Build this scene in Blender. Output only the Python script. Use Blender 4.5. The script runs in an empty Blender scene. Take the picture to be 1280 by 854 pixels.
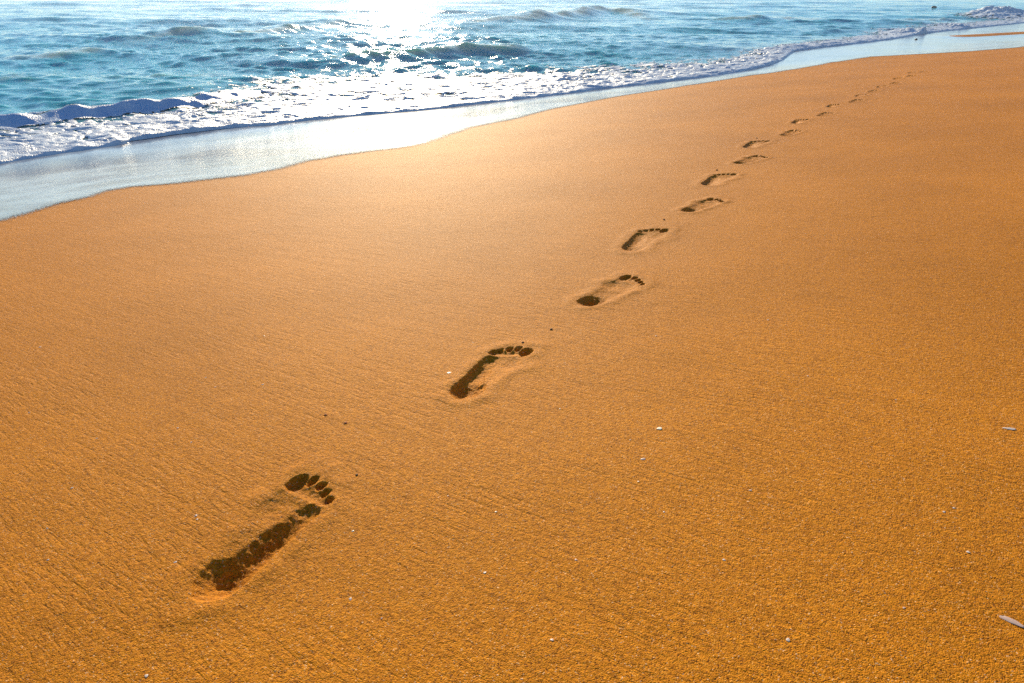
import bpy, bmesh, math, random
import numpy as np
from mathutils import Vector, Quaternion

rng = np.random.default_rng(7)
random.seed(7)
scene = bpy.context.scene
COL = scene.collection

# ------------------------------------------------------------------ camera
CAM_H = 1.37                      # metres above the sea
FPX = 853.33                      # 24 mm lens, in pixels of the 1280 wide photograph
HORIZON = -20.0
PITCH = math.atan((427 - HORIZON) / FPX)
GLOW_HAZE = .0015
SUN_EL, SUN_AZ = math.radians(20.0), math.radians(-9.5)   # azimuth from +Y, to the left

cam_d = bpy.data.cameras.new('camera')
cam_d.lens, cam_d.sensor_width = 24.0, 36.0
cam_d.clip_start, cam_d.clip_end = 0.02, 9000
cam = bpy.data.objects.new('camera', cam_d)
COL.objects.link(cam)
cam.location = (0, 0, CAM_H)
cam.rotation_euler = (math.pi / 2 - PITCH, 0, 0)
scene.camera = cam


def ray(px, py):
    px, py = np.asarray(px, float), np.asarray(py, float)
    a, b = (px - 640) / FPX, (427 - py) / FPX
    cp, sp = math.cos(PITCH), math.sin(PITCH)
    return np.stack([a, cp + b * sp, -sp + b * cp], -1)


def at_level(px, py, z):
    """where the line of sight through a pixel meets the level z"""
    r = ray(px, py)
    t = (z - CAM_H) / r[..., 2]
    return (r * t[..., None])[..., :2]


# ------------------------------------------------------------------ noise
def _hash(ix, iy, seed):
    h = (ix.astype(np.int64) * 374761393 + iy.astype(np.int64) * 668265263 + seed * 1442695041) & 0xFFFFFFFF
    h = ((h ^ (h >> 13)) * 1274126177) & 0xFFFFFFFF
    return ((h ^ (h >> 16)) & 0xFFFF) / 65535.0


def noise(x, y, seed=0):
    """gradient noise, about -0.7..0.7"""
    x0, y0 = np.floor(x), np.floor(y)
    fx, fy = x - x0, y - y0
    ux, uy = fx * fx * fx * (fx * (fx * 6 - 15) + 10), fy * fy * fy * (fy * (fy * 6 - 15) + 10)
    out = 0
    for dx in (0, 1):
        for dy in (0, 1):
            a = _hash(x0 + dx, y0 + dy, seed) * 2 * np.pi
            g = np.cos(a) * (fx - dx) + np.sin(a) * (fy - dy)
            out = out + g * (ux if dx else 1 - ux) * (uy if dy else 1 - uy)
    return out


def fbm(x, y, octaves=4, seed=0, gain=0.5):
    s, a, f = 0, 1.0, 1.0
    for k in range(octaves):
        s = s + a * noise(x * f + 17.3 * k, y * f - 9.1 * k, seed + k)
        a *= gain
        f *= 2.03
    return s


def sstep(e0, e1, x):
    t = np.clip((x - e0) / (e1 - e0), 0, 1)
    return t * t * (3 - 2 * t)


# ------------------------------------------------------------------ the shoreline
EDGE_PX = np.array([(0, 207), (27, 201), (78, 192), (117, 187), (152, 181), (164, 176), (215, 168), (250, 164), (297, 159), (340, 157),
                    (390, 150), (449, 145), (500, 141), (537, 139), (587, 132), (634, 127), (693, 120), (730, 116), (742, 112.5), (775, 109),
                    (826, 104.5), (842, 101.5), (880, 97.5), (924, 91), (955, 84), (978, 76), (993, 64), (1025, 60), (1062, 56), (1119, 49),
                    (1156, 42), (1212, 36), (1280, 29)], float)
EDGE = at_level(EDGE_PX[:, 0], EDGE_PX[:, 1], 0.0)
ND = np.array([-0.67, 0.74]); ND /= np.linalg.norm(ND)       # out to sea
SD = np.array([ND[1], -ND[0]])                               # along the shore, away from the camera
es, et = EDGE @ SD, EDGE @ ND
es = np.concatenate([[es[0] - 3000, es[0] - 40, es[0] - 8, es[0] - 2.5], es, [es[-1] + 8, es[-1] + 30, es[-1] + 3000]])
et = np.concatenate([[et[0] + 60, et[0] + 1.5, et[0] + .5, et[0] - .15], et, [et[-1] - .5, et[-1] + 2, et[-1] + 60]])
o_ = np.argsort(es, kind='stable'); es, et = es[o_], et[o_]


def edge_t(s):
    return np.interp(s, es, et)


def edge_smooth(s):
    return sum(edge_t(s + d) for d in (-1.2, -.8, -.4, 0, .4, .8, 1.2)) / 7


def to_sea(x, y):
    """distance in front of the water's edge (positive: out in the sea), and place along the shore"""
    s = x * SD[0] + y * SD[1]
    t = x * ND[0] + y * ND[1]
    return s, t - edge_t(s)


# ------------------------------------------------------------------ the beach surface
GX, GY, Z0 = 0.07184, -0.08653, CAM_H - 0.5674


def softmax2(a, b, k):
    h = np.clip(.5 + .5 * (a - b) / k, 0, 1)
    return b + (a - b) * h + k * h * (1 - h)


BAR = at_level(np.array([1205, 1240, 1275, 1330, 1420]), np.array([46.5, 45.2, 43.5, 41.5, 39.5]), 0.03)


def seg_dist(x, y, poly, hs=None):
    """distance to a polyline, its side (positive to the left of it), and the value hs carried along it"""
    best = np.full(x.shape, 1e9); side = np.zeros(x.shape); val = np.zeros(x.shape)
    for i in range(len(poly) - 1):
        ax, ay = poly[i]; bx, by = poly[i + 1]
        dx, dy = bx - ax, by - ay
        l2 = dx * dx + dy * dy
        u = np.clip(((x - ax) * dx + (y - ay) * dy) / l2, 0, 1)
        ex, ey = x - ax - u * dx, y - ay - u * dy
        d = np.hypot(ex, ey)
        m = d < best
        best = np.where(m, d, best)
        side = np.where(m, dx * ey - dy * ex, side)
        if hs is not None:
            val = np.where(m, hs[i] + (hs[i + 1] - hs[i]) * u, val)
    if hs is not None:                                        # crests run left to right: seaward is beyond the line
        oo = np.argsort(poly[:, 0])
        side = np.where(y > np.interp(x, poly[oo, 0], poly[oo, 1]), 1.0, -1.0)
    return best, np.sign(side), val


def sand_plain(x, y):
    """the beach without the footprints"""
    plane = GX * x + GY * y + Z0
    s = x * SD[0] + y * SD[1]
    t = -(x * ND[0] + y * ND[1] - edge_smooth(s))            # inland positive
    shore = .004 + .022 * np.clip(t, 0, 60)
    z = softmax2(plane, shore, .06)
    under = -.012 + .07 * np.clip(t, -18, 0)
    w = sstep(-.35, .25, t)
    z = z * w + under * (1 - w)
    z = 3.0 * np.tanh(z / 3.0)
    dry = sstep(.6, 2.5, t)
    z = z + dry * (.006 * fbm(x * .55, y * .55, 3, 31) + .0016 * fbm(x * 3.1, y * 3.1, 3, 35))
    d, _, _ = seg_dist(x, y, BAR)
    z = z + .05 * np.exp(-(d / .42) ** 2)
    return z


def on_sand(px, py):
    r = ray(px, py)
    z = np.full(np.shape(px), .6)
    for _ in range(40):
        k = (z - CAM_H) / r[..., 2]
        p = r * k[..., None]
        z = .5 * z + .5 * sand_plain(p[..., 0], p[..., 1])
    return np.stack([p[..., 0], p[..., 1], z], -1)


# ------------------------------------------------------------------ footprints
#  heel pixel, toe pixel, side (R/L), depth of heel, outer band, ball, toes, toes shown as parts
FEET = [((249, 752), (399, 599), 'R', .0178, .0212, .0050, .0105, 5),
        ((571, 498), (649, 434), 'L', .019, .0130, .0045, .0105, 5),
        ((728, 382), (797, 347), 'R', .019, .0050, .0050, .0078, 5),
        ((786, 314), (823, 286), 'L', .012, .0120, .0040, .0092, 5),
        ((856, 265), (898, 249), 'R', .018, .0055, .0060, .0078, 5),
        ((883, 232), (911, 217), 'L', .012, .0130, .0045, .0092, 5),
        ((922, 205), (953, 195), 'R', .018, .0070, .0065, .0078, 5),
        ((934, 185), (954, 176), 'L', .013, .0130, .0045, .0090, 5)]
FAR_PX = [((988, 166.5), 'R', 1.), ((999, 152), 'L', .9), ((1031, 143), 'R', 1.), ((1041, 132.5), 'L', .8), ((1070, 126.5), 'R', 1.),
          ((1076, 119.5), 'L', .5), ((1092, 114), 'R', .8), ((1102, 108.5), 'L', .6), ((1119, 104), 'R', 1.), ((1122, 98.5), 'L', .9),
          ((1139, 95), 'R', 1.), ((1140, 91), 'L', .8), ((1155, 90), 'R', .6)]
L0 = 0.25
feet = []
for (hp, tp, side, *dep) in FEET:
    h, t = on_sand(np.array(hp[0]), np.array(hp[1])), on_sand(np.array(tp[0]), np.array(tp[1]))
    d = (t - h)[:2]
    feet.append(dict(o=h[:2], a=math.atan2(d[0], d[1]), L=float(np.hypot(*d)), side=side, dep=dep[:4], toes=dep[4]))
for (p, side, k) in FAR_PX:
    c = on_sand(np.array(float(p[0])), np.array(float(p[1])))
    a = math.radians(38 if side == 'R' else 34)
    o = c[:2] - .125 * np.array([math.sin(a), math.cos(a)])
    dep = (.020 * k, .009 * k, .008 * k, .012 * k) if side == 'R' else (.015 * k, .017 * k, .006 * k, .013 * k)
    feet.append(dict(o=o, a=a, L=.26, side=side, dep=dep, toes=0))
TOES = [(.232, .026, .0190, .0135), (.2395, .0025, .0105, .0072), (.2325, -.0135, .0098, .0070), (.2215, -.0282, .0092, .0068), (.2065, -.0405, .0085, .0068)]


def foot_parts(f, x, y, k):
    """dig depth, rim height, and which part (0 outside, 1 sole, 2.. toes) for points x, y"""
    dx, dy = x - f['o'][0], y - f['o'][1]
    sa, ca = math.sin(f['a']), math.cos(f['a'])
    sc = L0 / f['L']
    a = (dx * sa + dy * ca) * sc
    b = (dx * ca - dy * sa) * sc * (-1 if f['side'] == 'R' else 1)       # + towards the big toe
    wob = .0030 * fbm(x * 70, y * 70, 3, 60 + k) + .0035 * noise(x * 14, y * 14, 70 + k)
    a = a + wob
    b = b + .0030 * fbm(x * 70 + 9, y * 70, 3, 80 + k) + .003 * noise(x * 14 + 5, y * 14, 90 + k)
    dh, dm, db, dt = f['dep']

    def ell(c, d, ra, rb):
        q = np.hypot((a - c) / ra, (b - d) / rb)
        return (q - 1) * min(ra, rb), q, (d - b) / rb, 1

    def cap(a0, b0, a1, b1, r0, r1):
        ux, uy = a1 - a0, b1 - b0
        u = np.clip(((a - a0) * ux + (b - b0) * uy) / (ux * ux + uy * uy), 0, 1)
        d = np.hypot(a - a0 - u * ux, b - b0 - u * uy)
        r = r0 + (r1 - r0) * u
        return d - r, d / r, (b0 + u * uy - b) / r, 1 - .42 * sstep(.6, 1.0, u)

    def bowl(q, p, lat, k):
        # weight sinks into the outer side of the foot
        return np.clip(1 - q ** p, 0, 1) * (1 + k * np.clip(lat, -1, 1)) * sstep(1.0, .86, q)

    comp = [(ell(.040, .001, .044, .035), dh, 1.8, .30), (cap(.045, -.006, .172, -.022, .0285, .0245), dm, 1.9, .35),
            (ell(.168, .003, .042, .048), db, 2.2, .15), (cap(.165, .020, .200, .024, .022, .018), db * .9, 2.0, .1),
            (cap(.06, .004, .15, .006, .026, .030), min(db, dm) * .75, 1.8, .1),
            (cap(.203, -.033, .224, .024, .013, .016), dt * .42, 1.8, 0)]
    sole = np.minimum.reduce([c[0][0] for c in comp])
    acc = sum((D * c[3] * bowl(c[1], p, c[2], kk)) ** 3 for c, D, p, kk in comp)
    tds = []
    rk = np.random.default_rng(500 + k)
    for i, (ta, tb, ra, rb) in enumerate(TOES):
        jit = rk.normal(0, .0016, 2)
        sz = rk.uniform(.9, 1.15)
        d, q, _, _ = ell(ta + jit[0], tb + jit[1] * .5, ra * sz * 1.12, rb * (1.06 if i == 0 else 1.12))
        D = dt * (1.1 if i == 0 else rk.uniform(.65, .95))
        acc = acc + (D * bowl(q, 2.4, 0, 0)) ** 3
        tds.append(d)
    depth = acc ** (1 / 3)
    toe = np.minimum.reduce(tds)
    allp = np.minimum(sole, toe)
    mound = .0022 * np.exp(-((allp - .014) / .016) ** 2) * (.6 + 1.2 * np.clip(noise(x * 26, y * 26, 130 + k) + .2, -.4, 1))
    rim = mound + .0006 * np.exp(-((allp - .008) / .012) ** 2) * (dh / .018)
    # sand pushed up into a little ridge behind the toes
    ridge = .0012 * np.exp(-((toe - .006) / .006) ** 2) * np.exp(-((a - .21) / .02) ** 2)
    part = np.where(allp < .004, 1, 0)
    if f['toes']:
        ti = np.argmin(np.stack(tds), 0)
        part = np.where(part & (a < .078), 2, np.where(part & (a > .132), 3, part))
        part = np.where((toe < .0015) & (toe < sole + .002), 4 + ti, part)
    part = np.where((part >= 1) & (a > -.02) & (a < .27), part, 0)
    return depth, rim + ridge * (dt / .015), part


# grid along the path: fine where the footprints are
PA = math.radians(30.0)
PU, PV = np.array([math.sin(PA), math.cos(PA)]), np.array([math.cos(PA), -math.sin(PA)])
fo = np.array([f['o'] + .125 * np.array([math.sin(f['a']), math.cos(f['a'])]) for f in feet])
FU, FV = fo @ PU, fo @ PV


def grow(start, step, ratio, end):
    out, p = [], start
    while p < end:
        p += step
        step *= ratio
        out.append(p)
    return out


def line(segs, neg, pos):
    """segs: (from, to, step)"""
    pts = []
    for a, b, st in segs:
        pts += list(np.arange(a, b - st * .3, st))
    pts.append(segs[-1][1])
    lo = [2 * segs[0][0] - p for p in grow(segs[0][0], segs[0][2], 1.13, segs[0][0] + neg)][::-1]
    hi = grow(pts[-1], segs[-1][2], 1.13, pts[-1] + pos)
    return np.array(lo + pts + hi)


umax = FU.max() + .2
UU = line([(FU[0] - .19, FU[2] + .16, .0022), (FU[2] + .16, FU[5] + .15, .0034), (FU[5] + .15, FU[8], .0055), (FU[8], umax, .013), (umax, 32, .11)], 2600, 2600)
VV = line([(FV.min() - .16, min(FV[:8].min() - .14, FV.max()), .012), (min(FV[:8].min() - .14, FV.max()), FV[:8].max() + .14, .0024), (FV[:8].max() + .14, max(FV.max(), FV[:8].max() + .14) + .14, .012)], 2600, 2600) \
    if FV.min() < FV[:8].min() - .16 else line([(FV[:8].min() - .14, FV[:8].max() + .14, .0024), (FV[:8].max() + .14, max(FV.max(), FV[:8].max() + .14) + .14, .010)], 2600, 2600)
print('FU', np.round(FU, 2), 'FV', np.round(FV, 2), 'grid', len(UU), len(VV))
U, V = np.meshgrid(UU, VV, indexing='ij')
X, Y = U * PU[0] + V * PV[0], U * PU[1] + V * PV[1]
Z = sand_plain(X, Y)
PART = np.zeros(X.shape, np.int32)       # foot * 10 + part
for k, f in enumerate(feet):
    i0, i1 = np.searchsorted(UU, FU[k] - .24), np.searchsorted(UU, FU[k] + .24)
    j0, j1 = np.searchsorted(VV, FV[k] - .24), np.searchsorted(VV, FV[k] + .24)
    xs, ys = X[i0:i1, j0:j1], Y[i0:i1, j0:j1]
    dep, rim, part = foot_parts(f, xs, ys, k)
    inside = np.clip(dep / .008, 0, 1)
    rough = inside * (.0014 * fbm(xs * 90, ys * 90, 3, 100 + k) + .0013 * noise(xs * 210, ys * 210, 110 + k) + .0016 * fbm(xs * 30, ys * 30, 2, 120 + k)) + .0005 * noise(xs * 200, ys * 200, 140)
    Z[i0:i1, j0:j1] += rim * (1 - inside) - dep + rough
    sub = PART[i0:i1, j0:j1]
    PART[i0:i1, j0:j1] = np.where(part > 0, k * 10 + part + 10, sub)
# grid normals, shared by the beach and the prints so that no seam shows
P3 = np.stack([X, Y, Z], -1)
du = np.gradient(P3, UU, axis=0); dv = np.gradient(P3, VV, axis=1)
NRM = np.cross(dv, du); NRM /= np.linalg.norm(NRM, axis=-1, keepdims=True)
NRM = np.where(NRM[..., 2:3] < 0, -NRM, NRM)


def mesh_from(name, verts, quads, mat, normals=None, attrs=None):
    me = bpy.data.meshes.new(name)
    me.vertices.add(len(verts)); me.vertices.foreach_set('co', np.asarray(verts, np.float32).ravel())
    nq = len(quads)
    me.loops.add(nq * 4); me.loops.foreach_set('vertex_index', np.asarray(quads, np.int32).ravel())
    me.polygons.add(nq)
    me.polygons.foreach_set('loop_start', np.arange(nq, dtype=np.int32) * 4)
    me.polygons.foreach_set('use_smooth', np.ones(nq, bool))
    me.update(calc_edges=True)
    if attrs:
        for an, av in attrs.items():
            at = me.attributes.new(an, 'FLOAT', 'POINT')
            at.data.foreach_set('value', np.asarray(av, np.float32).ravel())
    if normals is not None:
        me.normals_split_custom_set_from_vertices(np.asarray(normals, np.float32).tolist())
    if mat:
        me.materials.append(mat)
    return me


def obj(name, me, loc=(0, 0, 0), parent=None, **props):
    o = bpy.data.objects.new(name, me)
    COL.objects.link(o)
    o.location = loc
    if parent is not None:
        o.parent = parent
    for k, v in props.items():
        o[k] = v
    return o


def grid_quads(nu, nv):
    i = np.arange(nu * nv).reshape(nu, nv)
    return np.stack([i[:-1, :-1], i[1:, :-1], i[1:, 1:], i[:-1, 1:]], -1).reshape(-1, 4)


def pick(quads, keep, pos, nrm=None, attrs=None):
    q = quads[keep]
    ids, inv = np.unique(q, return_inverse=True)
    q = inv.reshape(-1, 4)
    return pos[ids], q, None if nrm is None else nrm[ids], None if attrs is None else {k: v[ids] for k, v in attrs.items()}


# ------------------------------------------------------------------ materials
def new_mat(name):
    m = bpy.data.materials.new(name)
    m.use_nodes = True
    nt = m.node_tree
    nt.nodes.clear()
    return m, nt, nt.nodes, nt.links


def N(nt, kind, **kw):
    n = nt.nodes.new(kind)
    for k, v in kw.items():
        if k.startswith('i_'):
            n.inputs[k[2:].replace('_', ' ')].default_value = v
        else:
            setattr(n, k, v)
    return n


def ramp(nt, fac, stops, interp='LINEAR'):
    r = nt.nodes.new('ShaderNodeValToRGB')
    r.color_ramp.interpolation = interp
    e = r.color_ramp.elements
    while len(e) < len(stops):
        e.new(.5)
    for el, (p, c) in zip(e, stops):
        el.position = p
        el.color = (c, c, c, 1) if isinstance(c, (int, float)) else (*c, 1)
    nt.links.new(fac, r.inputs[0])
    return r.outputs[0]


def mathn(nt, op, a, b=None, c=None):
    n = nt.nodes.new('ShaderNodeMath'); n.operation = op
    for i, v in enumerate((a, b, c)):
        if v is None:
            continue
        if isinstance(v, (int, float)):
            n.inputs[i].default_value = v
        else:
            nt.links.new(v, n.inputs[i])
    return n.outputs[0]


def mixc(nt, fac, a, b, mode='MIX'):
    n = nt.nodes.new('ShaderNodeMix'); n.data_type = 'RGBA'; n.blend_type = mode
    for sock, v in ((n.inputs[0], fac), (n.inputs[6], a), (n.inputs[7], b)):
        if isinstance(v, (int, float)):
            sock.default_value = v
        elif isinstance(v, tuple):
            sock.default_value = (*v, 1)
        else:
            nt.links.new(v, sock)
    return n.outputs[2]


def world_pos(nt, scale=(1, 1, 1), rotz=0.0):
    g = N(nt, 'ShaderNodeNewGeometry')
    mp = N(nt, 'ShaderNodeMapping')
    mp.inputs['Scale'].default_value = scale
    mp.inputs['Rotation'].default_value = (0, 0, rotz)
    nt.links.new(g.outputs['Position'], mp.inputs[0])
    return mp.outputs[0]


def tex_noise(nt, vec, scale, detail=3, rough=.55, dist=0.0):
    n = N(nt, 'ShaderNodeTexNoise', i_Scale=scale, i_Detail=detail, i_Roughness=rough, i_Distortion=dist)
    nt.links.new(vec, n.inputs['Vector'])
    return n.outputs['Fac']


STREAK = math.radians(37)


def make_sand():
    m, nt, nodes, links = new_mat('sand')
    pos = world_pos(nt)
    out = N(nt, 'ShaderNodeOutputMaterial')
    b = N(nt, 'ShaderNodeBsdfPrincipled')
    links.new(b.outputs[0], out.inputs[0])
    vor = N(nt, 'ShaderNodeTexVoronoi', i_Scale=760.0); vor.feature = 'F1'
    links.new(pos, vor.inputs['Vector'])
    sep = N(nt, 'ShaderNodeSeparateColor'); links.new(vor.outputs['Color'], sep.inputs[0])
    grain = ramp(nt, sep.outputs[0], [(0, (.13, .038, .010)), (.15, (.43, .150, .006)), (.55, (.60, .212, .007)), (.90, (.67, .255, .010)),
                                      (.975, (.66, .30, .05)), (1, (.74, .48, .28))])
    big = tex_noise(nt, pos, 1.3, 4)
    tone = ramp(nt, big, [(.3, (.88, .86, .82)), (.7, (1.07, 1.06, 1.05))])
    col = mixc(nt, 1.0, grain, tone, 'MULTIPLY')
    mid = tex_noise(nt, pos, 120.0, 3, .6)
    tone2 = ramp(nt, mid, [(.32, (.72, .68, .64)), (.6, (1.06, 1.06, 1.06))])
    col = mixc(nt, .8, col, tone2, 'MULTIPLY')
    links.new(col, b.inputs['Base Color'])
    b.inputs['Roughness'].default_value = .66
    b.inputs['Specular IOR Level'].default_value = .08
    b.inputs['Specular Tint'].default_value = (1, .74, .34, 1)
    # relief: grains, clumps of grains, and the streaks the last wave left
    rp = world_pos(nt, (1, 1, 1), STREAK)
    st = N(nt, 'ShaderNodeMapping'); st.inputs['Scale'].default_value = (17, 120, 120); links.new(rp, st.inputs[0])
    streak = tex_noise(nt, st.outputs[0], 1.0, 4, .6, .35)
    streak = ramp(nt, streak, [(.28, 0.0), (.50, .85), (.75, 1.0)])
    st2 = N(nt, 'ShaderNodeMapping'); st2.inputs['Scale'].default_value = (3.0, 26, 26); links.new(rp, st2.inputs[0])
    wide = tex_noise(nt, st2.outputs[0], 1.0, 3, .5, .3)
    clump = tex_noise(nt, pos, 210.0, 2, .6)
    fine = tex_noise(nt, pos, 480.0, 2, .7)
    h = mathn(nt, 'MULTIPLY', mathn(nt, 'MULTIPLY', streak, ramp(nt, tex_noise(nt, pos, 3.0, 3, .6), [(.35, .15), (.65, 1.0)])), .0018)
    h = mathn(nt, 'MULTIPLY_ADD', wide, .0022, h)
    h = mathn(nt, 'MULTIPLY_ADD', clump, .0019, h)
    h = mathn(nt, 'MULTIPLY_ADD', fine, .0011, h)
    h = mathn(nt, 'MULTIPLY_ADD', vor.outputs['Distance'], -.0007, h)
    bump = N(nt, 'ShaderNodeBump', i_Strength=.9, i_Distance=1.0)
    links.new(h, bump.inputs['Height'])
    links.new(bump.outputs[0], b.inputs['Normal'])
    return m


def make_wet():
    m, nt, nodes, links = new_mat('wet_sand')
    pos = world_pos(nt)
    out = N(nt, 'ShaderNodeOutputMaterial')
    b = N(nt, 'ShaderNodeBsdfPrincipled')
    att = N(nt, 'ShaderNodeAttribute', attribute_name='film')
    n1 = tex_noise(nt, pos, 1.0, 5, .6, .6)
    blot = ramp(nt, n1, [(.44, 0.0), (.56, 1.0)])
    fine = tex_noise(nt, pos, 260.0, 2, .6)
    c0 = ramp(nt, fine, [(.3, (.11, .10, .10)), (.7, (.20, .19, .19))])
    c1 = ramp(nt, fine, [(.3, (.30, .35, .37)), (.7, (.40, .45, .47))])
    col = mixc(nt, blot, c0, c1)
    links.new(col, b.inputs['Base Color'])
    b.inputs['IOR'].default_value = 1.40
    b.inputs['Specular IOR Level'].default_value = .75
    r = mathn(nt, 'MULTIPLY_ADD', n1, .20, .045)
    links.new(r, b.inputs['Roughness'])
    h = mathn(nt, 'MULTIPLY', fine, .0004)
    h = mathn(nt, 'MULTIPLY_ADD', tex_noise(nt, pos, 14.0, 3), .0008, h)
    bump = N(nt, 'ShaderNodeBump', i_Strength=.6, i_Distance=1.0)
    links.new(h, bump.inputs['Height']); links.new(bump.outputs[0], b.inputs['Normal'])
    # the upper rim soaks away grain by grain
    tr = N(nt, 'ShaderNodeBsdfTransparent')
    mx = N(nt, 'ShaderNodeMixShader')
    g = tex_noise(nt, pos, 90.0, 4, .7)
    a = mathn(nt, 'ADD', att.outputs['Fac'], mathn(nt, 'MULTIPLY', mathn(nt, 'SUBTRACT', g, .5), 1.3))
    links.new(ramp(nt, a, [(.35, 0.0), (.65, 1.0)]), mx.inputs[0])
    links.new(tr.outputs[0], mx.inputs[1]); links.new(b.outputs[0], mx.inputs[2])
    links.new(mx.outputs[0], out.inputs[0])
    return m


def make_sea():
    m, nt, nodes, links = new_mat('sea_water')
    pos = world_pos(nt)
    out = N(nt, 'ShaderNodeOutputMaterial')
    b = N(nt, 'ShaderNodeBsdfPrincipled')
    sh = N(nt, 'ShaderNodeAttribute', attribute_name='shallow')
    th = N(nt, 'ShaderNodeAttribute', attribute_name='thin')
    n1 = tex_noise(nt, pos, .35, 3)
    deep = ramp(nt, n1, [(.3, (.003, .31, .38)), (.7, (.01, .43, .46))])
    col = mixc(nt, sh.outputs['Fac'], deep, (.17, .32, .33))
    col = mixc(nt, th.outputs['Fac'], col, (.46, .58, .42))
    links.new(col, b.inputs['Base Color'])
    b.inputs['Roughness'].default_value = .07
    b.inputs['Subsurface Weight'].default_value = 1.0
    b.inputs['Subsurface Radius'].default_value = (.5, 1.0, .9)
    b.inputs['Subsurface Scale'].default_value = .35
    b.inputs['IOR'].default_value = 1.333
    b.inputs['Specular IOR Level'].default_value = .36
    rp = world_pos(nt, (1, 1, 1), math.radians(-8))
    s1 = N(nt, 'ShaderNodeMapping'); s1.inputs['Scale'].default_value = (3.2, 8.0, 1); links.new(rp, s1.inputs[0])
    s2 = N(nt, 'ShaderNodeMapping'); s2.inputs['Scale'].default_value = (13, 26, 1); links.new(rp, s2.inputs[0])
    h = mathn(nt, 'MULTIPLY', tex_noise(nt, s1.outputs[0], 1.0, 3, .55, .8), .05)
    h = mathn(nt, 'MULTIPLY_ADD', tex_noise(nt, s2.outputs[0], 1.0, 3, .6, .6), .016, h)
    bump = N(nt, 'ShaderNodeBump', i_Strength=.38, i_Distance=1.0)
    links.new(h, bump.inputs['Height']); links.new(bump.outputs[0], b.inputs['Normal'])
    tl = N(nt, 'ShaderNodeBsdfTranslucent')
    tl.inputs['Color'].default_value = (.42, .72, .58, 1)
    mx = N(nt, 'ShaderNodeMixShader')
    links.new(mathn(nt, 'MULTIPLY', th.outputs['Fac'], .12), mx.inputs[0])
    links.new(b.outputs[0], mx.inputs[1]); links.new(tl.outputs[0], mx.inputs[2])
    links.new(mx.outputs[0], out.inputs[0])
    return m


def make_foam():
    m, nt, nodes, links = new_mat('sea_foam')
    pos = world_pos(nt)
    out = N(nt, 'ShaderNodeOutputMaterial')
    b = N(nt, 'ShaderNodeBsdfPrincipled')
    v = N(nt, 'ShaderNodeTexVoronoi', i_Scale=75.0); links.new(pos, v.inputs['Vector'])
    c = ramp(nt, tex_noise(nt, pos, 9.0, 4, .6), [(.3, (.40, .51, .61)), (.6, (.66, .70, .73))])
    fa = N(nt, 'ShaderNodeAttribute', attribute_name='thin_foam')
    c = mixc(nt, fa.outputs['Fac'], c, (.22, .40, .62))
    links.new(c, b.inputs['Base Color'])
    b.inputs['Roughness'].default_value = .45
    b.inputs['Subsurface Weight'].default_value = 0.0
    h = mathn(nt, 'MULTIPLY', v.outputs['Distance'], -.006)
    h = mathn(nt, 'MULTIPLY_ADD', tex_noise(nt, pos, 38.0, 3, .6), .012, h)
    bump = N(nt, 'ShaderNodeBump', i_Strength=.7, i_Distance=1.0)
    links.new(h, bump.inputs['Height']); links.new(bump.outputs[0], b.inputs['Normal'])
    links.new(b.outputs[0], out.inputs[0])
    return m


def make_simple(name, stops, scale, rough=.5, bump=.0, thin=0):
    m, nt, nodes, links = new_mat(name)
    tc = N(nt, 'ShaderNodeTexCoord')
    out = N(nt, 'ShaderNodeOutputMaterial')
    b = N(nt, 'ShaderNodeBsdfPrincipled')
    n = tex_noise(nt, tc.outputs['Object'], scale, 4, .6)
    links.new(ramp(nt, n, stops), b.inputs['Base Color'])
    b.inputs['Roughness'].default_value = rough
    if bump:
        bp = N(nt, 'ShaderNodeBump', i_Strength=.5, i_Distance=bump)
        links.new(n, bp.inputs['Height']); links.new(bp.outputs[0], b.inputs['Normal'])
    if thin:
        tl = N(nt, 'ShaderNodeBsdfTranslucent'); tl.inputs['Color'].default_value = (.8, .6, .45, 1)
        mx = N(nt, 'ShaderNodeMixShader'); mx.inputs[0].default_value = thin
        links.new(b.outputs[0], mx.inputs[1]); links.new(tl.outputs[0], mx.inputs[2]); links.new(mx.outputs[0], out.inputs[0])
    else:
        links.new(b.outputs[0], out.inputs[0])
    return m


M_SAND, M_WET, M_SEA, M_FOAM = make_sand(), make_wet(), make_sea(), make_foam()

# ------------------------------------------------------------------ beach and footprints as objects
quads = grid_quads(*X.shape)[:, ::-1]
pos = P3.reshape(-1, 3); nr = NRM.reshape(-1, 3)
pv = PART.reshape(-1)
fp = pv[quads]
# a face belongs to a part only when all four corners lie in the same print; toes win by majority
foot_of = np.where(fp >= 10, fp // 10, 0)
face_foot = np.where((foot_of == foot_of[:, :1]).all(1), foot_of[:, 0], 0)
face_part = np.where(face_foot > 0, fp.max(1) % 10, 0)

keep = face_foot == 0
v_, q_, n_, _ = pick(quads, keep, pos, nr)
obj('sand', mesh_from('sand', v_, q_, M_SAND, n_), kind='structure')

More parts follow.
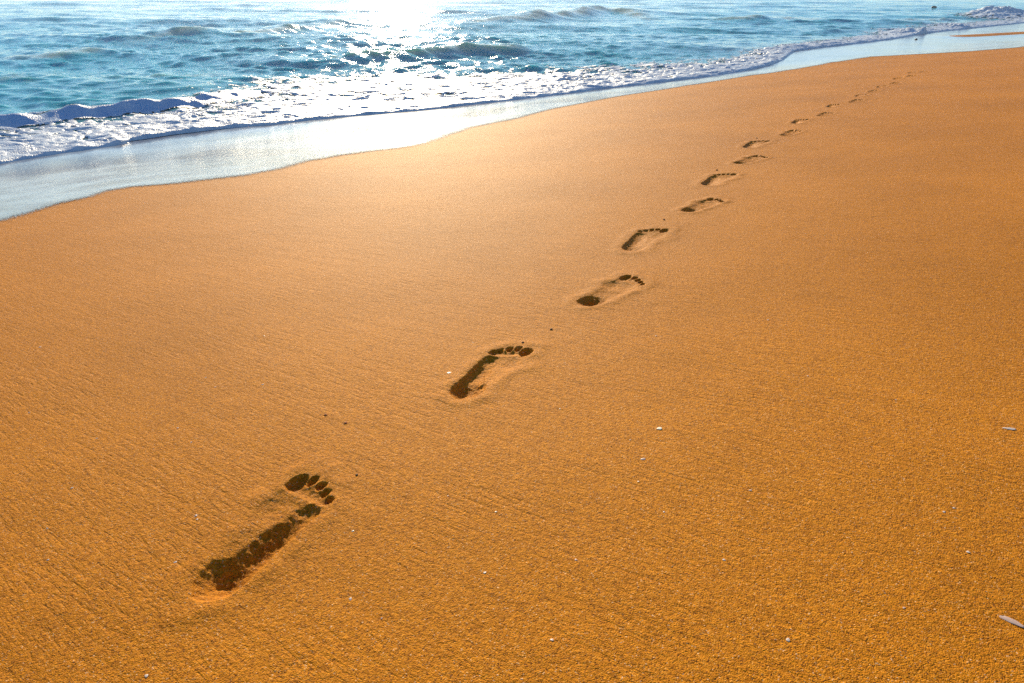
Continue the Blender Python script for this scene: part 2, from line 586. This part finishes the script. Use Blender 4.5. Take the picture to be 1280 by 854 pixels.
LABELS = ['deep right footprint nearest the bottom left, five sharp toe pits and a long shaded sole',
          'left footprint, second in the trail, a crescent of shade ending in a round toe pit',
          'right footprint with a dark heel pit, next one up the trail after the crescent-shaped print',
          'small left footprint shaped like a hook, fourth in the trail from the camera',
          'right footprint with a dark heel and toe arc, fifth in the trail from the camera',
          'left footprint shaded along its outer edge, sixth in the trail from the camera',
          'right footprint with a dark heel, seventh in the trail from the camera',
          'thin left footprint, eighth in the trail from the camera, just above a right one',
          'right footprint, ninth in the trail, last one before the prints blur together',
          'thin left footprint, tenth in the trail, seen as a short dark dash']
FARLABEL = 'tiny far footprint, a faint dark dash where the trail fades towards the wet sand'
for k, f in enumerate(feet):
    own = face_foot == k + 1
    if not own.any():
        print('EMPTY FOOT', k); continue
    c = np.array([*fo[k], float(sand_plain(np.array([fo[k][0]]), np.array([fo[k][1]]))[0])])
    props = dict(category='footprint', group='trail of bare footprints across the sand', label=LABELS[k] if k < len(LABELS) else FARLABEL)
    if not f['toes']:
        v_, q_, n_, _ = pick(quads, own, pos, nr)
        obj('footprint', mesh_from('footprint', v_ - c, q_, M_SAND, n_), loc=c, **props)
        continue
    root = obj('footprint', None, loc=c, **props)
    for t, nm in enumerate(('arch_mark', 'heel_mark', 'ball_mark', 'big_toe_mark', 'toe_mark', 'toe_mark', 'toe_mark', 'toe_mark')):
        sel = own & (face_part == 1 + t)
        if sel.sum() < 4:
            continue
        v_, q_, n_, _ = pick(quads, sel, pos, nr)
        obj(nm, mesh_from(nm, v_ - c, q_, M_SAND, n_), parent=root)

# ------------------------------------------------------------------ wet sand sheet
WET_PX = np.array([(0, 278), (39, 268), (78, 256), (117, 248), (137, 240), (168, 235), (215, 232), (254, 227), (312, 220), (352, 213), (391, 203),
                   (430, 195), (469, 190), (500, 187), (537, 180), (568, 168), (595, 160), (642, 150), (693, 137), (724, 131), (763, 123),
                   (830, 112.5), (900, 101.5), (940, 95), (980, 89.5), (1040, 79), (1092, 71), (1156, 67.5), (1212, 64.5), (1280, 59)], float)
wp = on_sand(WET_PX[:, 0], WET_PX[:, 1])
ws, wt = wp[:, 0] * SD[0] + wp[:, 1] * SD[1], wp[:, 0] * ND[0] + wp[:, 1] * ND[1]
ws = np.concatenate([[ws[0] - 60, ws[0] - 6], ws, [ws[-1] + 4, ws[-1] + 60]])
wt = np.concatenate([[wt[0], wt[0] - .3], wt, [wt[-1] + .3, wt[-1] + 1]])
o_ = np.argsort(ws, kind='stable'); ws, wt = ws[o_], wt[o_]
ss = line([(es[4] - 1.5, 12, .02), (12, 25, .05)], 50, 50)
top = np.interp(ss, ws, wt) - .10 + .05 * fbm(ss * 1.7, ss * 0 + 3.3, 4, 5)
bot = np.maximum(edge_t(ss) + .22, top + .08)
rr = np.concatenate([np.linspace(0, .12, 12), np.linspace(.12, 1, 110)[1:]])
S2, R2 = np.meshgrid(ss, rr, indexing='ij')
T2 = top[:, None] + (bot - top)[:, None] * R2
xw, yw = S2 * SD[0] + T2 * ND[0], S2 * SD[1] + T2 * ND[1]
dbar, _, _ = seg_dist(xw, yw, BAR)
zw = sand_plain(xw, yw) + .0045 - .05 * np.exp(-(dbar / .42) ** 2) + .022 * np.exp(-(dbar / .8) ** 2)
film = np.clip((T2 - top[:, None]) / .34, 0, 1)
obj('wet_sand', mesh_from('wet_sand', np.stack([xw, yw, zw], -1).reshape(-1, 3), grid_quads(*xw.shape), M_WET, attrs={'film': film}), kind='structure')


# ------------------------------------------------------------------ the sea surface
def crest(pts, h):
    p = np.array(pts, float)
    hs = np.full(len(p), h); hs[0] = 0; hs[-1] = 0
    if len(p) > 4:
        hs[1] *= .6; hs[-2] *= .65
    return np.array([at_level(a, b, hh * .8) for (a, b), hh in zip(p, hs)]), hs


WAVES = [(*crest([(-160, 170), (-60, 158), (0, 150.5), (60, 143.5), (120, 136.5), (180, 130), (240, 123.5), (290, 119), (330, 116)], .115), .30, .15),
         (*crest([(395, 74), (440, 68), (490, 64), (540, 60), (600, 57), (640, 60), (662, 67)], .18), .9, .38),
         (*crest([(570, 33), (610, 25), (650, 20), (700, 15), (755, 10), (790, 14), (825, 27)], .32), 1.7, .8),
         (*crest([(140, 58), (190, 49), (240, 44), (300, 38), (360, 33), (420, 28), (450, 27)], .15), 1.2, .55),
         (*crest([(-50, 106), (0, 103), (20, 97), (40, 101), (54, 110)], .09), .4, .22),
         (*crest([(100, 103), (150, 99), (200, 94), (250, 89), (300, 87)], .08), .4, .25),
         (*crest([(1085, 30), (1110, 27), (1140, 24), (1180, 23), (1215, 27)], .16), 1.0, .5),
         (*crest([(1215, 22), (1250, 15), (1300, 13), (1350, 14)], .25), 1.2, .6),
         (*crest([(0, 70), (60, 66), (110, 62), (150, 64)], .12), .8, .5),
         (*crest([(880, 28), (930, 23), (990, 20), (1040, 24)], .2), 1.2, .7)]
cw = []
for lam, amp, spread, n in ((9, .030, 14, 3), (4.2, .015, 16, 5), (2.1, .0075, 18, 7), (1.05, .0058, 24, 9), (.5, .0045, 36, 12), (.28, .0026, 45, 10)):
    for _ in range(n):
        th = math.radians(-168 + rng.normal(0, spread))
        l = lam * rng.uniform(.75, 1.3)
        cw.append((math.sin(th) * 2 * np.pi / l, math.cos(th) * 2 * np.pi / l, rng.uniform(0, 6.28), amp * rng.uniform(.5, 1.2), l))


def sea_height(x, y, spacing=None):
    s, t = to_sea(x, y)                                       # t > 0 is out at sea
    dist = np.hypot(x, y)
    calm = sstep(.0, 3.0, t) * .85 + .15 * sstep(0, .4, t)
    z = np.zeros(x.shape); thin = np.zeros(x.shape)
    wx, wy = x + .5 * noise(x * .6, y * .6, 201), y + .5 * noise(x * .6, y * .6, 202)
    group = .7 + .6 * (noise(x * .12, y * .12, 210) + .5)
    for kx, ky, ph, a, l in cw:
        fade = sstep(90 * l, 20 * l, dist)
        p = kx * wx + ky * wy + ph
        z = z + a * fade * (np.exp(np.sin(p) * 1.1) - 1.32) * .85
    z = z * calm * group
    for pts, hs, back, front in WAVES:
        m = np.hypot(x - pts[:, 0].mean(), y - pts[:, 1].mean()) < 6 * back + .7 * np.hypot(*(pts[-1] - pts[0]))
        if not m.any():
            continue
        xm, ym = x[m], y[m]
        jx = .05 * back * noise(xm * 2.2 / back, ym * 2.2 / back, 220)
        d, sd, h = seg_dist(xm + jx, ym + jx, pts, hs)
        w = np.where(sd > 0, back, front)                     # polylines run left to right: + side is seaward
        h = h * (.95 + .75 * noise(xm * .55 / front, ym * .55 / front, 225))
        bump = h * np.exp(-np.abs(d / w) ** np.where(sd > 0, 1.5, 1.8))
        z[m] += bump
        thin[m] = np.maximum(thin[m], sstep(.35, 1.0, np.exp(-(d / front) ** 2)) * np.clip(h / .12, 0, 1) * np.where(sd > 0, .5, 1))
    # rounded lip where the last wave runs out on the sand
    lip = .009 * (1 - np.exp(-np.clip(t, 0, 9) / .03)) * np.exp(-np.clip(t, 0, 50) / 1.5)
    z = z * sstep(-.02, .25, t) + lip + .006
    return z, t, thin


def sea_grid(slines, tlines):
    S2, T2 = np.meshgrid(slines, tlines, indexing='ij')
    T3 = T2 + edge_t(S2) * np.exp(-np.clip(T2, 0, None) / 40) + (1 - np.exp(-np.clip(T2, 0, None) / 40)) * np.interp(S2, [-3000, -40, 0, 60, 3000], [et[0], 8, 8, 8, et[-1]])
    return S2, T2, S2 * SD[0] + T3 * ND[0], S2 * SD[1] + T3 * ND[1]


s_l = line([(es[4] - 1.5, 13, .022), (13, 30, .06), (30, 60, .18)], 3000, 3500)
t_l = np.array(list(np.arange(-.03, 5, .022)) + list(grow(5, .024, 1.012, 60)) + [])
t_l = np.concatenate([t_l, np.array(grow(t_l[-1], .8, 1.1, 2600))])
S2, T2, xs, ys = sea_grid(s_l, t_l)
print('sea grid', xs.shape)
zs, ts, thin = sea_height(xs, ys)
zs = np.where(T2 < 0, sand_plain(xs, ys) - .01, zs)
shallow = np.clip(np.exp(-np.clip(ts, 0, None) / 2.6) + .12 * noise(xs * .8, ys * .8, 230), 0, 1)
# foam: where it lies, for both the froth itself and the water in between
obj('sea', mesh_from('sea', np.stack([xs, ys, zs], -1).reshape(-1, 3), grid_quads(*xs.shape), M_SEA, attrs={'shallow': shallow, 'thin': thin}), kind='structure')

# ------------------------------------------------------------------ foam
FT_PX = np.array([(-200, 190), (0, 164), (60, 158), (106, 152), (173, 145), (226, 137), (266, 126), (300, 112), (360, 98), (430, 88), (560, 84), (650, 84), (720, 86),
                  (800, 80), (900, 72), (985, 56), (1030, 50), (1100, 38), (1150, 33), (1200, 28), (1280, 21), (1400, 12)], float)
ftp = at_level(FT_PX[:, 0], FT_PX[:, 1], 0.02)
fts, ftt = ftp @ SD, ftp @ ND
o_ = np.argsort(fts); fts, ftt = fts[o_], ftt[o_]
s_f = line([(es[4] - .6, 9, .012), (9, 20, .026), (20, 60, .07)], 6, 30)
t_f = np.array(list(np.arange(.0, 1.6, .012)) + grow(1.6, .013, 1.01, 9.0))
S2, T2, xf, yf = sea_grid(s_f, t_f)
zf, tf, thinf = sea_height(xf, yf)
lim = np.interp(S2, fts, ftt) - edge_t(S2)
lim = np.clip(lim, .35, 8)
q = T2 / lim
wx, wy = xf + .10 * fbm(xf * 3, yf * 3, 2, 300), yf + .10 * fbm(xf * 3, yf * 3, 2, 301)
web = np.abs(fbm(wx * 3.0, wy * 5.0, 4, 310)) * 1.9
web2 = np.abs(fbm(wx * 1.6, wy * 2.3, 3, 320)) * 1.5
rho = 1.2 * np.exp(-np.clip(T2, 0, None) / .28) + .46 * sstep(1.2, .3, q) + .10 * sstep(2.2, .8, q)
rho = rho * (.75 + .8 * (fbm(xf * .7, yf * .7, 2, 330) + .3))
dens = rho - np.minimum(web, web2 * 1.1 + .05)
# the surge crest on the left carries its own froth behind the smooth face
pts, hs, _, _ = WAVES[0]
d, sd, h = seg_dist(xf, yf, pts, hs)
dens = np.where((sd > 0) & (d < .35) & (d > .02), dens + .10 + .5 * noise(xf * 3, yf * 3, 340), dens)
dens = np.where((sd <= 0) & (d < .24) & (h > .045), .38 + .25 * noise(xf * 4, yf * 4, 341), dens)
face = np.where((sd <= 0) & (h > .03), sstep(.30, .16, d), 0)
# white splash where a small breaker tips over, far right
for (px, py, r_) in ((1150, 37, .55), (1195, 31, .3), (1262, 18, 1.1), (1240, 17, .6)):
    c = at_level(np.array(float(px)), np.array(float(py)), .12)
    dd = np.hypot((xf - c[0]) / 1.6, yf - c[1]) / r_
    g = np.exp(-dd ** 2)
    zf = zf + .13 * g * (.7 + fbm(xf * 3, yf * 3, 3, 350))
    dens = dens + 1.2 * g
thick = sstep(0, .30, dens) * (1 - .75 * face)
puff = (1 - np.abs(fbm(wx * 5, wy * 6.5, 3, 360)) * 1.9)
puff2 = (1 - np.abs(fbm(wx * 1.7, wy * 2.4, 2, 362)) * 1.7)
near_edge = np.exp(-np.clip(T2, 0, None) / .9)
far_k = np.clip(np.hypot(xf, yf) / 9, 1, 1.25)
bulk = (.004 + .012 * near_edge * (1 - .75 * np.exp(-np.clip(T2, 0, None) / .16))) * far_k
lump = .45 + 1.0 * fbm(wx * 3.4, wy * 6.0, 3, 364) + .5 * fbm(wx * 1.3, wy * 2.2, 2, 366)
zf = zf + .004 + thick * bulk * (.7 * np.clip(puff, 0, 1) + .5 * np.clip(puff2, 0, 1) + 2.2 * np.clip(lump, 0, 1.4)) * sstep(0, .03, T2)
zf = np.where(T2 <= 0.0001, sand_plain(xf, yf) - .004, zf)
fq = grid_quads(*xf.shape)
dm = (dens > 0).reshape(-1)
v_, q_, _, fat = pick(fq, dm[fq].sum(1) >= 3, np.stack([xf, yf, zf], -1).reshape(-1, 3), attrs={'thin_foam': np.clip(face * (.75 + .6 * noise(xf * 5, yf * 5, 370)), 0, .9).reshape(-1)})
print('foam faces', len(q_))
obj('foam', mesh_from('foam', v_, q_, M_FOAM, attrs=fat), kind='stuff')

# ------------------------------------------------------------------ shells, pebbles, clumps
M_SHELL = make_simple('shell', [(.3, (.70, .58, .48)), (.7, (.82, .76, .68))], 60, .35, thin=.35)
M_PINK = make_simple('pink_shell', [(.3, (.62, .42, .33)), (.7, (.76, .60, .50))], 50, .4, thin=.35)
M_PEB = make_simple('pale_pebble', [(.3, (.66, .58, .40)), (.7, (.80, .74, .56))], 120, .5)
M_DARK = make_simple('dark_clump', [(.3, (.10, .045, .016)), (.7, (.20, .09, .03))], 200, .8, .001)
M_ORANGE = make_simple('orange_chip', [(.3, (.50, .10, .015)), (.7, (.65, .17, .02))], 100, .5)
M_ROCK = make_simple('dark_rock', [(.3, (.012, .013, .016)), (.7, (.04, .04, .045))], 9, .5, .02)


def shell_mesh(name, l, w, h, mat, seed, ribs=7):
    """a cupped, ribbed piece of shell with a broken edge, about its own base"""
    bm = bmesh.new()
    r = random.Random(seed)
    nr_, na = 6, 28
    rows = []
    for side in (0, 1):
        ring = []
        for i in range(nr_ + 1):
            k = i / nr_
            row = []
            for j in range(na):
                a = 2 * math.pi * j / na
                edge = 1 + .10 * math.sin(3 * a + seed) + .05 * math.sin(7 * a + 2 * seed)
                x, y = k * l / 2 * math.cos(a) * edge, k * w / 2 * math.sin(a) * edge
                z = h * (1 - k * k) * (1 + .06 * math.sin(ribs * a)) - (.14 * h if side else 0)
                row.append(bm.verts.new((x, y, z)))
            ring.append(row)
        rows.append(ring)
    for side in (0, 1):
        for i in range(1, nr_):
            for j in range(na):
                f = [rows[side][i][j], rows[side][i][(j + 1) % na], rows[side][i + 1][(j + 1) % na], rows[side][i + 1][j]]
                bm.faces.new(f if side else f[::-1])
        c = rows[side][1]
        bm.faces.new(c if not side else c[::-1])
    for j in range(na):
        bm.faces.new([rows[0][nr_][j], rows[0][nr_][(j + 1) % na], rows[1][nr_][(j + 1) % na], rows[1][nr_][j]])
    for v in [v for v in bm.verts if not v.link_faces]:
        bm.verts.remove(v)
    me = bpy.data.meshes.new(name)
    bmesh.ops.recalc_face_normals(bm, faces=bm.faces)
    bm.to_mesh(me); bm.free()
    for p in me.polygons:
        p.use_smooth = True
    me.materials.append(mat)
    return me


def stone_mesh(name, l, w, h, mat, seed):
    bm = bmesh.new()
    bmesh.ops.create_icosphere(bm, subdivisions=3, radius=1)
    r = random.Random(seed)
    dirs = [(Vector((r.gauss(0, 1), r.gauss(0, 1), r.gauss(0, 1))).normalized(), r.uniform(.55, .9)) for _ in range(7)]
    for v in bm.verts:
        p = v.co.copy()
        for d, k in dirs:
            o = p.dot(d) - k
            if o > 0:
                p -= d * o * .8
        v.co = Vector((p.x * l / 2, p.y * w / 2, p.z * h / 2 + h * .25))
    me = bpy.data.meshes.new(name)
    bm.to_mesh(me); bm.free()
    for p in me.polygons:
        p.use_smooth = True
    me.materials.append(mat)
    return me


def settle(o, px, py, rz, tilt=(0, 0)):
    p = on_sand(np.array(float(px)), np.array(float(py)))
    o.location = p + np.array([0, 0, .0003])
    o.rotation_mode = 'QUATERNION'
    lean = Vector((-GX + tilt[0] * .5, -GY + .03 + tilt[1] * .5, 1)).normalized()
    o.rotation_quaternion = Vector((0, 0, 1)).rotation_difference(lean) @ Quaternion((0, 0, 1), rz)


def place(name, me, px, py, rz, label, cat, group=None, tilt=(0, 0)):
    o = obj(name, me, label=label, category=cat)
    if group:
        o['group'] = group
    settle(o, px, py, rz, tilt)
    return o


place('shell', shell_mesh('long_shell', .026, .0080, .0007, M_PINK, 3, 5), 1263, 776, math.radians(-50), 'long pinkish razor-like shell lying in the bottom right corner', 'shell', tilt=(0, .05))
sh2 = place('shell', shell_mesh('broken_shell', .018, .008, .0007, M_SHELL, 5, 9), 1262, 536, math.radians(-22), 'broken cream shell half buried by the right edge of the picture', 'shell', tilt=(.05, .1))
place('shell', shell_mesh('small_shell', .012, .008, .0007, M_SHELL, 8), 562, 466, math.radians(20), 'small white shell beside the left rim of the crescent-shaped footprint', 'shell', tilt=(.1, .1))
place('pebble', stone_mesh('cream_pebble', .011, .009, .0014, M_PEB, 11), 824, 536, math.radians(5), 'smooth cream pebble on bare sand right of the crescent-shaped footprint', 'pebble')
place('shell', shell_mesh('pink_chip', .008, .006, .0008, M_PINK, 12), 804, 574, .3, 'pale pink shell chip just below the smooth cream pebble', 'shell')
DARK = [(654, 429, .010, 'dark sand clump kicked up just beyond the toe of the crescent-shaped footprint'),
        (689, 412, .009, 'dark sand clump between the crescent-shaped footprint and the next print up the trail'),
        (446, 594, .007, 'tiny dark sand clump to the right of the nearest print\'s toes'),
        (830, 275, .012, 'dark sand clump beyond the small hook-shaped footprint'),
        (845, 264, .008, 'tiny dark sand clump just left of the fifth footprint\'s heel'),
        (896, 213, .014, 'dark sand clump on the sand above the sixth footprint'),
        (946, 173, .016, 'dark sand clump on the sand above the thin eighth footprint')]
for i, (px, py, s_, lb) in enumerate(DARK):
    place('sand_clump', stone_mesh('sand_clump', s_ * .75, s_ * .6, s_ * .45, M_DARK, 20 + i), px, py, i * .7, lb, 'sand clump', 'dark sand clumps along the trail')
for i, (px, py) in enumerate([(407, 519), (432, 529)]):
    place('shell', shell_mesh('orange_chip', .007, .005, .002, M_ORANGE, 30 + i), px, py, i, ['flat orange shell chip left of the crescent-shaped footprint, the left one of two',
                                                                                             'orange shell chip nearest the crescent-shaped footprint, the right one of two'][i], 'shell chip', 'orange shell chips')
chips = [shell_mesh('shell_chip', .0062, .0046, .0004, M_SHELL, 40), shell_mesh('shell_chip', .0052, .0042, .0004, M_PINK, 41), shell_mesh('shell_chip', .0048, .0038, .0004, M_SHELL, 42)]
CHIP_PX = [(798, 602), (938, 613), (591, 428), (121, 548), (222, 535), (239, 553), (257, 472), (269, 484), (38, 430), (50, 434), (245, 645), (441, 664), (438, 749),
           (477, 773), (540, 378), (830, 640), (788, 550), (700, 511), (1120, 500), (1010, 470), (905, 700), (985, 800), (690, 800), (606, 716), (183, 845), (245, 644),
           (150, 470), (330, 420), (180, 370), (820, 420), (960, 400), (1090, 430), (1180, 640), (1210, 690), (1130, 760), (560, 620), (620, 640), (720, 700), (60, 700), (90, 610)]
for i in range(8):
    CHIP_PX.append((rng.uniform(10, 1270), 300 + 550 * rng.uniform(0, 1) ** .8))
first = [None, None, None]
for i, (px, py) in enumerate(CHIP_PX):
    k = i % 3
    if first[k] is None:
        o = first[k] = obj('shell_chip', chips[k])
    else:
        o = first[k].copy(); COL.objects.link(o)
    o['label'] = 'tiny pale chip of shell scattered on the dry orange sand'
    o['category'] = 'shell chip'; o['group'] = 'tiny pale shell chips scattered on the sand'
    settle(o, px, py, rng.uniform(0, 6.28), (rng.normal(0, .15), rng.normal(0, .15)))
    sc = rng.uniform(.45, .95)
    o.scale = (sc, sc, sc)
p = at_level(np.array(1168.), np.array(9.), 0.1)
r_ = obj('rock', stone_mesh('rock', .34, .26, .17, M_ROCK, 60), loc=(p[0], p[1], .05), label='small dark rock showing above the sea at the top right', category='rock')
place('pebble', stone_mesh('dark_pebble', .10, .07, .05, M_ROCK, 61), 1145, 50, .4, 'dark pebble lying on the wet sand below the small far breaker', 'pebble')

# ------------------------------------------------------------------ volume added to give the lens-flare glow towards the sun: haze
hm, hnt, _, hl = new_mat('glow_haze')
ho = N(hnt, 'ShaderNodeOutputMaterial')
hv = N(hnt, 'ShaderNodeVolumePrincipled')
hv.inputs['Color'].default_value = (.92, .95, 1, 1)
hv.inputs['Density'].default_value = GLOW_HAZE
hv.inputs['Anisotropy'].default_value = .80
hl.new(hv.outputs[0], ho.inputs['Volume'])
bm = bmesh.new()
bmesh.ops.create_cube(bm, size=1)
for v in bm.verts:
    v.co = Vector((v.co.x * 12000, v.co.y * 12000, 3.4 if v.co.z > 0 else -2.4))
hme = bpy.data.meshes.new('glow_haze'); bm.to_mesh(hme); bm.free(); hme.materials.append(hm)
if GLOW_HAZE > 0:
    obj('glow_haze', hme, kind='stuff')

# ------------------------------------------------------------------ light
w = bpy.data.worlds.new('World'); scene.world = w
w.use_nodes = True
wn = w.node_tree
bg = wn.nodes['Background']
sky = wn.nodes.new('ShaderNodeTexSky')
sky.sky_type = 'NISHITA'; sky.sun_disc = False
sky.sun_elevation, sky.sun_rotation = SUN_EL, SUN_AZ
sky.air_density, sky.dust_density, sky.ozone_density = 1.0, .12, 5.0
wn.links.new(sky.outputs[0], bg.inputs[0])
bg.inputs[1].default_value = 0.105
sd_ = bpy.data.lights.new('sun', 'SUN')
sd_.energy, sd_.angle, sd_.color = 4.6, math.radians(.6), (1, .83, .56)
sun = bpy.data.objects.new('sun', sd_); COL.objects.link(sun)
tow = Vector((math.sin(SUN_AZ) * math.cos(SUN_EL), math.cos(SUN_AZ) * math.cos(SUN_EL), math.sin(SUN_EL)))
sun.rotation_euler = tow.to_track_quat('Z', 'Y').to_euler()

vs = scene.view_settings
vs.view_transform, vs.look, vs.gamma, vs.use_curve_mapping = 'Standard', 'None', 1, False
vs.exposure = .61
scene.render.engine = 'CYCLES'
scene.cycles.use_denoising = False
scene.cycles.max_bounces = 5
scene.cycles.sample_clamp_indirect = 4
